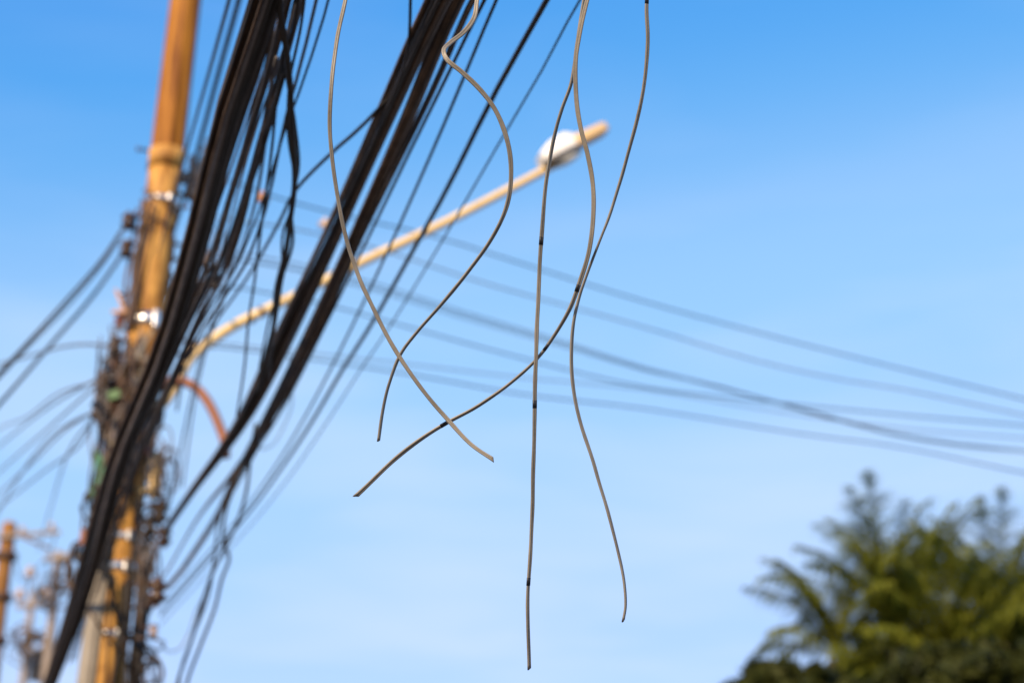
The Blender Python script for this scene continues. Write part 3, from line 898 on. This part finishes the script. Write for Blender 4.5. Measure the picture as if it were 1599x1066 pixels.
# green rag
rv, rf = [], []
rs = np.random.RandomState(6)
for i in range(13):
    t = i / 12
    px, py = 148 + 9 * math.sin(t * 4), 705 + 75 * t
    w = .018 + .022 * math.sin(math.pi * t)
    c = aty(px, py, 11.34)
    for j in range(7):
        u = (j / 6 - .5) * 2
        rv.append(c + Vector((u * w, .03 * math.sin(u * 5 + t * 6) + rs.uniform(-.006, .006), rs.uniform(-.01, .01))))
for i in range(12):
    for j in range(6):
        a = i * 7 + j
        rf.append((a, a + 1, a + 8, a + 7))
ro = tag(mesh_obj('green_rag', rv, rf, M['green']), 'torn green rag snagged on wires left of the pole', 'rag')
sm = ro.modifiers.new('thick', 'SOLIDIFY'); sm.thickness = .004
V, F = box_geo(aty(179, 617, 11.22), Vector((1, 0, .35)).normalized(), Vector((0, 1, 0)), Vector((-.35, 0, 1)).normalized(), .045, .02, .03, .008)
tag(mesh_obj('wire_clip', V, F, M['greenb'], smooth=False), 'bright green plastic clip between the two left insulators', 'clip')

# ------------------------------------------------------------------ hanging cut cables in focus
def flat_section(w, t):
    """two-lobed flat cable: a shallow groove down each broad face"""
    pts = []
    hw, ht = w / 2, t / 2
    for j in range(7):                                  # right lobe
        a = -math.pi / 2 + math.pi * j / 6
        pts.append((hw - ht + ht * math.cos(a), ht * math.sin(a)))
    pts.append((w * .12, ht)); pts.append((0, ht * .62)); pts.append((-w * .12, ht))
    for j in range(7):
        a = math.pi / 2 + math.pi * j / 6
        pts.append((-hw + ht + ht * math.cos(a), ht * math.sin(a)))
    pts.append((-w * .12, -ht)); pts.append((0, -ht * .62)); pts.append((w * .12, -ht))
    return pts
def drop_cable(label, pts, tw, w=.0088, t=.0042, marks=(), shear=.9, n=240):
    ctrl = [ad(*p) for p in pts]
    P = spline(ctrl, n)
    rs = np.random.RandomState(len(label))
    for a_ in (0, 2):                                    # small set-in bends left over from being coiled
        for kk, amp in ((14, .0035), (40, .0010)):
            P[:, a_] += np.convolve(np.pad(np.interp(np.linspace(0, kk - 1, n), np.arange(kk), rs.uniform(-amp, amp, kk)), 3, 'edge'), np.ones(7) / 7, 'valid')
    wscale = 1 + np.interp(np.linspace(0, 59, n), np.arange(60), rs.uniform(-.07, .07, 60))
    # twist keyed by control point number
    L = np.concatenate([[0], np.cumsum(np.linalg.norm(np.diff(np.array([tuple(p) for p in ctrl]), axis=0), axis=1))])
    s = np.linspace(0, L[-1], n)
    T, N, B = frames(P)
    # angle that turns the broad face toward the camera at every sample, plus the keyed twist
    base = []
    for i in range(n):
        v = np.array(tuple(ORG)) - P[i]
        side = np.cross(T[i], v); side /= np.linalg.norm(side)
        base.append(math.atan2(np.dot(side, B[i]), np.dot(side, N[i])))
    base = np.unwrap(np.array(base))
    ker = np.ones(9) / 9
    base = np.convolve(np.pad(base, 4, 'edge'), ker, 'valid')
    tx = np.linspace(0, L[-1], len(tw))
    key = np.interp(s, tx, np.radians(tw))
    key = np.convolve(np.pad(key, 8, 'edge'), np.ones(17) / 17, 'valid')
    twist = base + key
    sec = flat_section(w, t)
    V, F = sweep(P, sec, twist=twist, shear=shear, scale=wscale)
    o = mesh_obj('cut_cable', V, F, M['drop'])
    # darker cut face
    o.data.materials.append(M['copper'])
    o.data.polygons[len(o.data.polygons) - 1].material_index = 1
    o.data.polygons[len(o.data.polygons) - 1].use_smooth = False
    tag(o, label, 'cable', 'cut cables dangling in the foreground')
    # bands: given as photo rows (nearest sample to a pixel)
    pix = []
    for p in P:
        v = Vector(p) - ORG
        d = v.dot(FWD)
        pix.append((799.5 + FPX * v.dot(RGT) / d, 533 - FPX * v.dot(UPV) / d))
    pix = np.array(pix)
    for mx, my, ln in marks:
        i = int(np.argmin((pix[:, 0] - mx) ** 2 + (pix[:, 1] - my) ** 2))
        step = np.linalg.norm(P[1] - P[0])
        k = max(1, int(round(ln / step / 2)))
        a, b = max(0, i - k), min(n - 1, i + k)
        Q = P[a:b + 1]
        # reuse frame of the parent path
        m = len(sec)
        S = np.array(sec) * 1.07
        VV = []
        for q in range(a, b + 1):
            c_, s_ = math.cos(twist[q]), math.sin(twist[q])
            u = S[:, 0] * c_ - S[:, 1] * s_; v = S[:, 0] * s_ + S[:, 1] * c_
            VV += list(P[q] + u[:, None] * N[q] + v[:, None] * B[q])
        FF = []
        for r_ in range(b - a):
            for j in range(m):
                kk = (j + 1) % m
                FF.append((r_ * m + j, r_ * m + kk, (r_ + 1) * m + kk, (r_ + 1) * m + j))
        FF.append(tuple(range(m - 1, -1, -1))); FF.append(tuple((b - a) * m + j for j in range(m)))
        mo = mesh_obj('black_band', VV, FF, M['tape'])
        mo.parent = o
    return o
D = FOCUS
drop_cable('leftmost dangling beige flat cable, bowing left then cut off at right',
    [(600, -330, 3.75), (563, -140, 3.62), (540, 0, D + .05), (526, 70, D + .03), (518.5, 150, D), (518, 210, D), (525, 290, D), (535, 350, D), (552, 415, D), (580, 480, D), (612, 540, D), (655, 602, D - .01), (700, 655, D - .02), (735, 692, D - .03), (771, 717, D - .04)],
    [0, 10, 0, 15, 10, -5, -15, -10, 0, 10, 10], w=.0086)
drop_cable('beige flat cable with a tight curl at top, ending left of the crossing cables',
    [(900, -330, 4.0), (800, -190, 3.8), (752, -70, 3.66), (744, 0, D + .10), (740, 28, D + .08), (724, 52, D + .06), (703, 68, D + .04), (693, 79, D + .01), (698, 92, D), (722, 112, D), (750, 139, D), (774, 170, D), (790, 206, D), (798, 245, D), (797, 290, D), (786, 335, D), (764, 380, D), (730, 427, D), (690, 475, D), (650, 520, D), (622, 558, D), (606, 600, D), (597, 640, D), (590, 687, D)],
    [10, 0, -15, -45, 60, 15, 0, 5, 10, 0, -15, -30, -45, -55, -60, -65, -65], w=.0100, shear=.3)
drop_cable('long beige flat cable hanging straight down to the picture bottom',
    [(990, -380, 3.62), (950, -150, D + .06), (916, -10, D + .03), (905, 50, D + .02), (899, 100, D + .015), (893, 130, D + .01), (878, 170, D), (865, 215, D), (853, 280, D), (847, 340, D), (843, 400, D), (839, 500, D), (837, 600, D), (836, 680, D), (832, 780, D), (828, 880, D), (825.5, 970, D), (826, 1045, D)],
    [5, 0, -10, -35, -55, -50, -35, -20, -20, -30, -35, -45, -50], w=.0092, marks=[(844, 373, .013), (836, 630, .013), (827, 905, .016)], shear=.5)
drop_cable('beige flat cable sweeping from top centre down left across two others',
    [(995, -380, 3.60), (952, -150, D + .04), (919, -10, D), (908, 40, D - .005), (900, 95, D - .01), (901, 150, D - .01), (909, 200, D - .01), (920, 240, D - .01), (928, 285, D - .01), (928, 335, D - .01), (921, 385, D - .012), (908, 430, D - .015), (890, 480, D - .01), (865, 525, D + .005), (838, 562, D + .012), (800, 597, D + .012), (750, 631, D + .012), (697, 660, D + .012), (640, 700, D), (595, 738, D), (556, 774, D)],
    [0, 5, 10, 20, 10, 5, 10, 10, 0, -25, -60, -65, -45, -30, -25], w=.0096, marks=[(903, 452, .010), (852, 542, .018), (695, 661, .012)], shear=1.0)
drop_cable('rightmost dangling flat cable, curving left and then back right',
    [(1060, -380, 3.60), (1022, -150, D + .03), (1012, 0, D), (1012, 70, D), (1006, 130, D), (993, 200, D), (975, 265, D), (955, 325, D), (935, 380, D), (918, 425, D + .006), (905, 465, D + .004), (896, 510, D), (894, 560, D), (898, 610, D), (910, 665, D), (928, 725, D), (947, 795, D), (963, 860, D), (973, 910, D), (975.5, 945, D), (972, 967, D)],
    [-20, -30, -40, -35, -40, -35, -40, -50, -80, -60, -45, -40, -50, -60, -70], w=.0090, marks=[(1011, 2, .014)], shear=.8)

# ------------------------------------------------------------------ distant poles at the lower left
def far_pole(label, px_top, py_top, Y, rtop, lean=0.0, mt='farpole'):
    t = aty(px_top, py_top, Y)
    root = empty('utility_pole', (t.x - lean * t.z, Y, 0))
    tag(root, label, 'utility pole')
    V, F = lathe_geo(Vector((0, 0, 0)), Vector((lean, 0, 1)), [(rtop + .006 * t.z, 0)] + [(rtop + .006 * (t.z - z), z) for z in np.linspace(.5, t.z, 10)] + [(rtop * .6, t.z + .04)], 18)
    o = mesh_obj('shaft', V, F, M[mt]); o.parent = root
    return root, t
fp, ft = far_pole('distant ochre utility pole cut off by the left picture edge', 15, 818, 29.0, .125, lean=.01)
fb = Vector(fp.location)
def fpart(o, root):
    o.parent = root; o.matrix_parent_inverse = Matrix.Translation(-Vector(root.location)); return o
a, b = aty(-6, 838, 28.85), aty(94, 830, 28.85)
dd = (b - a).normalized()
V, F = box_geo((a + b) / 2, Vector((0, 1, 0)), dd.cross(Vector((0, 1, 0))).normalized(), dd, .03, .035, (b - a).length / 2, .01)
ca = fpart(mesh_obj('crossarm', V, F, M['wood'], smooth=False), fp)
for px, py in ((34, 830), (80, 824)):
    V, F = lathe_geo(aty(px, py + 6, 28.85), Vector((0, 0, 1)), [(.015, 0), (.015, .06), (.05, .06), (.055, .09), (.035, .11), (.045, .13), (.03, .17), (.01, .18)], 12)
    o = mesh_obj('insulator', V, F, M['pink']); o.parent = ca
V, F = box_geo(aty(52, 845, 28.85), Vector((0, 1, 0)), Vector((.45, 0, 1)).normalized(), Vector((1, 0, -.45)).normalized(), .02, .025, .36, 0)
o = mesh_obj('brace', V, F, M['hardware'], smooth=False); o.parent = ca
for py in (868, 932, 1000):
    z = aty(10, py, 29).z
    V, F = lathe_geo(Vector((fb.x + .01 * z, 29.0, z)), Vector((0, 0, 1)), [(.18, -.06), (.205, -.055), (.205, .055), (.18, .06)], 18)
    fpart(mesh_obj('clamp_band', V, F, M['hardware']), fp)

fp2, ft2 = far_pole('thin far utility pole carrying a transformer, between left edge and thick bundle', 51, 925, 40.0, .08, lean=0.0, mt='wood')
a, b = aty(26, 946, 39.9), aty(74, 942, 39.9)
dd = (b - a).normalized()
V, F = box_geo((a + b) / 2, Vector((0, 1, 0)), dd.cross(Vector((0, 1, 0))).normalized(), dd, .05, .06, (b - a).length / 2, .01)
ca = fpart(mesh_obj('crossarm', V, F, M['wood'], smooth=False), fp2)
for px, py in ((30, 940), (46, 905), (70, 938)):
    V, F = lathe_geo(aty(px, py, 39.9), Vector((0, 0, 1)), [(.03, -.25 if py < 920 else 0), (.03, .08), (.11, .08), (.13, .14), (.08, .20), (.11, .24), (.06, .32), (.02, .34)], 12)
    o = mesh_obj('insulator', V, F, M['pink']); o.parent = ca
def transformer(px, py, Y, s, root):
    c = aty(px, py, Y)
    V, F = merge(lathe_geo(c, Vector((0, 0, 1)), [(.20 * s, -.42 * s), (.26 * s, -.40 * s), (.26 * s, .34 * s), (.28 * s, .35 * s), (.28 * s, .39 * s), (.20 * s, .44 * s), (.05 * s, .47 * s)], 18),
                 lathe_geo(c + Vector((-.12 * s, -.05, .42 * s)), Vector((-.1, 0, 1)), [(.03 * s, 0), (.05 * s, .03 * s), (.03 * s, .06 * s), (.05 * s, .09 * s), (.03 * s, .12 * s), (.01 * s, .17 * s)], 10),
                 lathe_geo(c + Vector((.12 * s, -.05, .42 * s)), Vector((.1, 0, 1)), [(.03 * s, 0), (.05 * s, .03 * s), (.03 * s, .06 * s), (.05 * s, .09 * s), (.03 * s, .12 * s), (.01 * s, .17 * s)], 10))
    return fpart(mesh_obj('transformer', V, F, M['transf']), root)
tangle('dark mess of wires on the thin far pole at lower left', aty(50, 1008, 39.7), (.55, .3, .45), 9, ['black', 'greycable', 'brownblack'], .03, 31)
transformer(60, 1040, 40.4, .8, fp2)
fp3, ft3 = far_pole('pale far utility pole half hidden behind the thick bundle', 92, 862, 36.0, .09, lean=0.0, mt='wood')
tangle('grey mess of wires on the far pole half hidden by thick bundle', aty(86, 912, 35.8), (.40, .3, .55), 10, ['greycable', 'black', 'brownblack'], .022, 33)
a, b = aty(70, 872, 35.9), aty(122, 866, 35.9)
dd = (b - a).normalized()
V, F = box_geo((a + b) / 2, Vector((0, 1, 0)), dd.cross(Vector((0, 1, 0))).normalized(), dd, .05, .06, (b - a).length / 2, .01)
fpart(mesh_obj('crossarm', V, F, M['wood'], smooth=False), fp3)
single('far_wire', 'thin far wire slung between the distant poles at lower left', [aty(18, 860, 29), aty(40, 905, 34), aty(70, 872, 35.9)], .014, 'greycable', n=24)
single('far_wire', 'drooping far wire beneath the transformer at lower left', [aty(15, 985, 29), aty(45, 1030, 36), aty(75, 1020, 39), aty(110, 990, 38)], .018, 'black', n=24)
single('far_wire', 'far wire falling from the distant crossarm toward the thick bundle', [aty(86, 834, 28.85), aty(75, 890, 32), aty(88, 960, 35), aty(60, 1066, 37)], .014, 'greycable', n=24)

# ------------------------------------------------------------------ palms
def frond_mesh(elev, L, droop, seed, nl=66):
    """frond in the XZ plane growing from the origin along +X"""
    rs = np.random.RandomState(seed)
    V, F = [], []
    n = 22
    pts = []
    x = z = 0.0
    ang = elev
    sl = L / (n - 1)
    for i in range(n):
        pts.append((x, 0, z))
        t = i / (n - 1)
        ang -= droop * (0.3 + 1.5 * t) / n
        x += math.cos(ang) * sl; z += math.sin(ang) * sl
    P = np.array(pts)
    # rachis
    T, N, B = frames(P)
    sec = circle(1.0, 5)
    Vr, Fr = sweep(P, sec, scale=np.interp(np.linspace(0, 1, n), [0, .2, 1], [.035, .022, .005]))
    V += [tuple(v) for v in Vr]; F += [tuple(f) for f in Fr]
    for k in range(nl):
        t = .14 + .86 * (k + .5) / nl
        f = t * (n - 1); i = min(n - 2, int(f)); w = f - i
        p = P[i] * (1 - w) + P[i + 1] * w
        tg = (P[i + 1] - P[i]); tg /= np.linalg.norm(tg)
        ll = (.30 + .70 * math.sin(math.pi * min(1, t * .9 + .12))) * .74 * rs.uniform(.6, 1.2) * (L / 3.0)
        for sgn in (-1, 1):
            d = tg * rs.uniform(.55, 1.15) + np.array([0, sgn * rs.uniform(.6, .95), rs.uniform(-.15, .45)])
            d /= np.linalg.norm(d)
            wdt = .014 * rs.uniform(.8, 1.3)
            side = np.cross(d, [0, 0, 1]); side /= np.linalg.norm(side) + 1e-9
            q = p.copy()
            o = len(V)
            st = 4
            g = rs.uniform(.10, .42)
            for s in range(st + 1):
                u = s / st
                ww = wdt * (1 - u ** 2) * (0.6 + .8 * min(1, u * 3)) + .003
                V.append(tuple(q + side * ww)); V.append(tuple(q - side * ww))
                d = d + np.array([0, 0, -g * (1 + u)])
                d /= np.linalg.norm(d)
                q = q + d * (ll / st)
            for s in range(st):
                a = o + 2 * s
                F.append((a, a + 1, a + 3, a + 2))
    me = bpy.data.meshes.new('frond')
    me.from_pydata(V, [], F)
    me.materials.append(M['palm'])
    me.polygons.foreach_set('use_smooth', [True] * len(me.polygons))
    return me
FR = []
for k, (e, dr) in enumerate([(83, .9), (78, 1.0), (71, 1.0), (63, 1.15), (54, 1.3), (43, 1.5), (29, 1.6), (12, 1.5), (-12, 1.2), (75, .6)]):
    FR.append(frond_mesh(R(e), 3.0, dr, 40 + k))
def palm(label, px, py, Y, nfr, size, seed, lean=(0, 0)):
    rs = random.Random(seed)
    top = aty(px, py, Y)
    root = empty('palm_tree', (top.x - lean[0], top.y - lean[1], 0))
    tag(root, label, 'palm tree', 'palms at the lower right')
    H = top.z
    prof = []
    V, F = [], []
    m, n = 14, 60
    for i in range(n):
        t = i / (n - 1)
        r = .20 * (1 - .35 * t) + (.08 if t < .03 else 0) + (.012 if i % 2 else 0) + (.10 * max(0, t - .9) / .1)
        cx, cy = lean[0] * t * t, lean[1] * t * t
        for j in range(m):
            a = 2 * math.pi * j / m
            V.append((cx + r * math.cos(a), cy + r * math.sin(a), H * t))
    for i in range(n - 1):
        for j in range(m):
            k = (j + 1) % m
            F.append((i * m + j, i * m + k, (i + 1) * m + k, (i + 1) * m + j))
    F.append(tuple((n - 1) * m + j for j in range(m)))
    o = mesh_obj('trunk', V, F, M['trunk']); o.parent = root
    for k in range(nfr):
        u = (k + .5) / nfr
        idx = min(8, int(u * 9))
        if rs.random() < .15: idx = 9
        f = bpy.data.objects.new('frond', FR[idx])
        C.objects.link(f)
        f.parent = root
        f.location = (lean[0] + rs.uniform(-.08, .08), lean[1] + rs.uniform(-.08, .08), H + .25 * (1 - u) - .1)
        s = size * rs.uniform(.85, 1.12)
        f.scale = (s, s, s)
        f.rotation_euler = (rs.uniform(-.15, .15), rs.uniform(-.1, .1), k * 2.39996 + rs.uniform(-.3, .3))
    return root
palm('leftmost full palm, its fronds spreading furthest into the sky', 1402, 1010, 31.0, 34, .98, 1)
palm('palm cut off by the right picture edge', 1575, 1008, 33.0, 40, 1.04, 2)
palm('shorter palm low down in front of the other palms', 1310, 1035, 30.0, 22, .70, 3)
palm('low palm in the dark lower right corner', 1480, 1070, 29.0, 36, .80, 4)

# ------------------------------------------------------------------ leafy trees below the palms
def leafy(label, px, py, Y, rx, rz, nclump, nleaf, seed, lsize=.11):
    """py = row of the crown top"""
    rs = np.random.RandomState(seed)
    top = aty(px, py, Y)
    H = top.z
    cz = H - rz
    root = empty('leafy_tree', (top.x, Y, 0))
    tag(root, label, 'tree')
    # trunk and limbs
    g = [sweep(spline([(0, 0, 0), (.05, .03, cz * .3), (-.04, .05, cz * .65), (0, 0, cz)], 20), circle(1, 10), scale=np.linspace(.2, .09, 20))]
    for k in range(8):
        a = 2 * math.pi * k / 8 + rs.uniform(-.3, .3)
        e = (rx * .75 * math.cos(a), rx * .75 * math.sin(a), cz + rz * rs.uniform(-.1, .6))
        g.append(sweep(spline([(0, 0, cz * rs.uniform(.6, .8)), (e[0] * .4, e[1] * .4, cz * .95), e], 12), circle(1, 6), scale=np.linspace(.07, .015, 12)))
    V, F = merge(*g)
    o = mesh_obj('trunk', V, F, M['trunk']); o.parent = root
    V, F = [], []
    for c in range(nclump):
        a = rs.uniform(0, 2 * math.pi); ph = math.acos(rs.uniform(-.5, 1)); q = rs.uniform(.55, 1.0)
        cc = np.array([rx * q * math.sin(ph) * math.cos(a), rx * q * math.sin(ph) * math.sin(a), cz + rz * q * math.cos(ph)])
        cr = rs.uniform(.25, .5) * rx * .42
        for l in range(nleaf):
            d = rs.normal(size=3); d /= np.linalg.norm(d)
            p = cc + d * cr * rs.uniform(.3, 1) * np.array([1, 1, .75])
            nrm = d + rs.normal(size=3) * .5; nrm /= np.linalg.norm(nrm)
            t = np.cross(nrm, rs.normal(size=3)); t /= np.linalg.norm(t)
            s = np.cross(nrm, t)
            z = lsize * rs.uniform(.7, 1.3)
            o_ = len(V)
            V += [tuple(p - t * z), tuple(p + s * z * .45 + nrm * .01), tuple(p + t * z), tuple(p - s * z * .45 + nrm * .01)]
            F.append((o_, o_ + 1, o_ + 2, o_ + 3))
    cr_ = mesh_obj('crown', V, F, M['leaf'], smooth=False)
    cr_.parent = root
    cr_['kind'] = 'stuff'
    return root
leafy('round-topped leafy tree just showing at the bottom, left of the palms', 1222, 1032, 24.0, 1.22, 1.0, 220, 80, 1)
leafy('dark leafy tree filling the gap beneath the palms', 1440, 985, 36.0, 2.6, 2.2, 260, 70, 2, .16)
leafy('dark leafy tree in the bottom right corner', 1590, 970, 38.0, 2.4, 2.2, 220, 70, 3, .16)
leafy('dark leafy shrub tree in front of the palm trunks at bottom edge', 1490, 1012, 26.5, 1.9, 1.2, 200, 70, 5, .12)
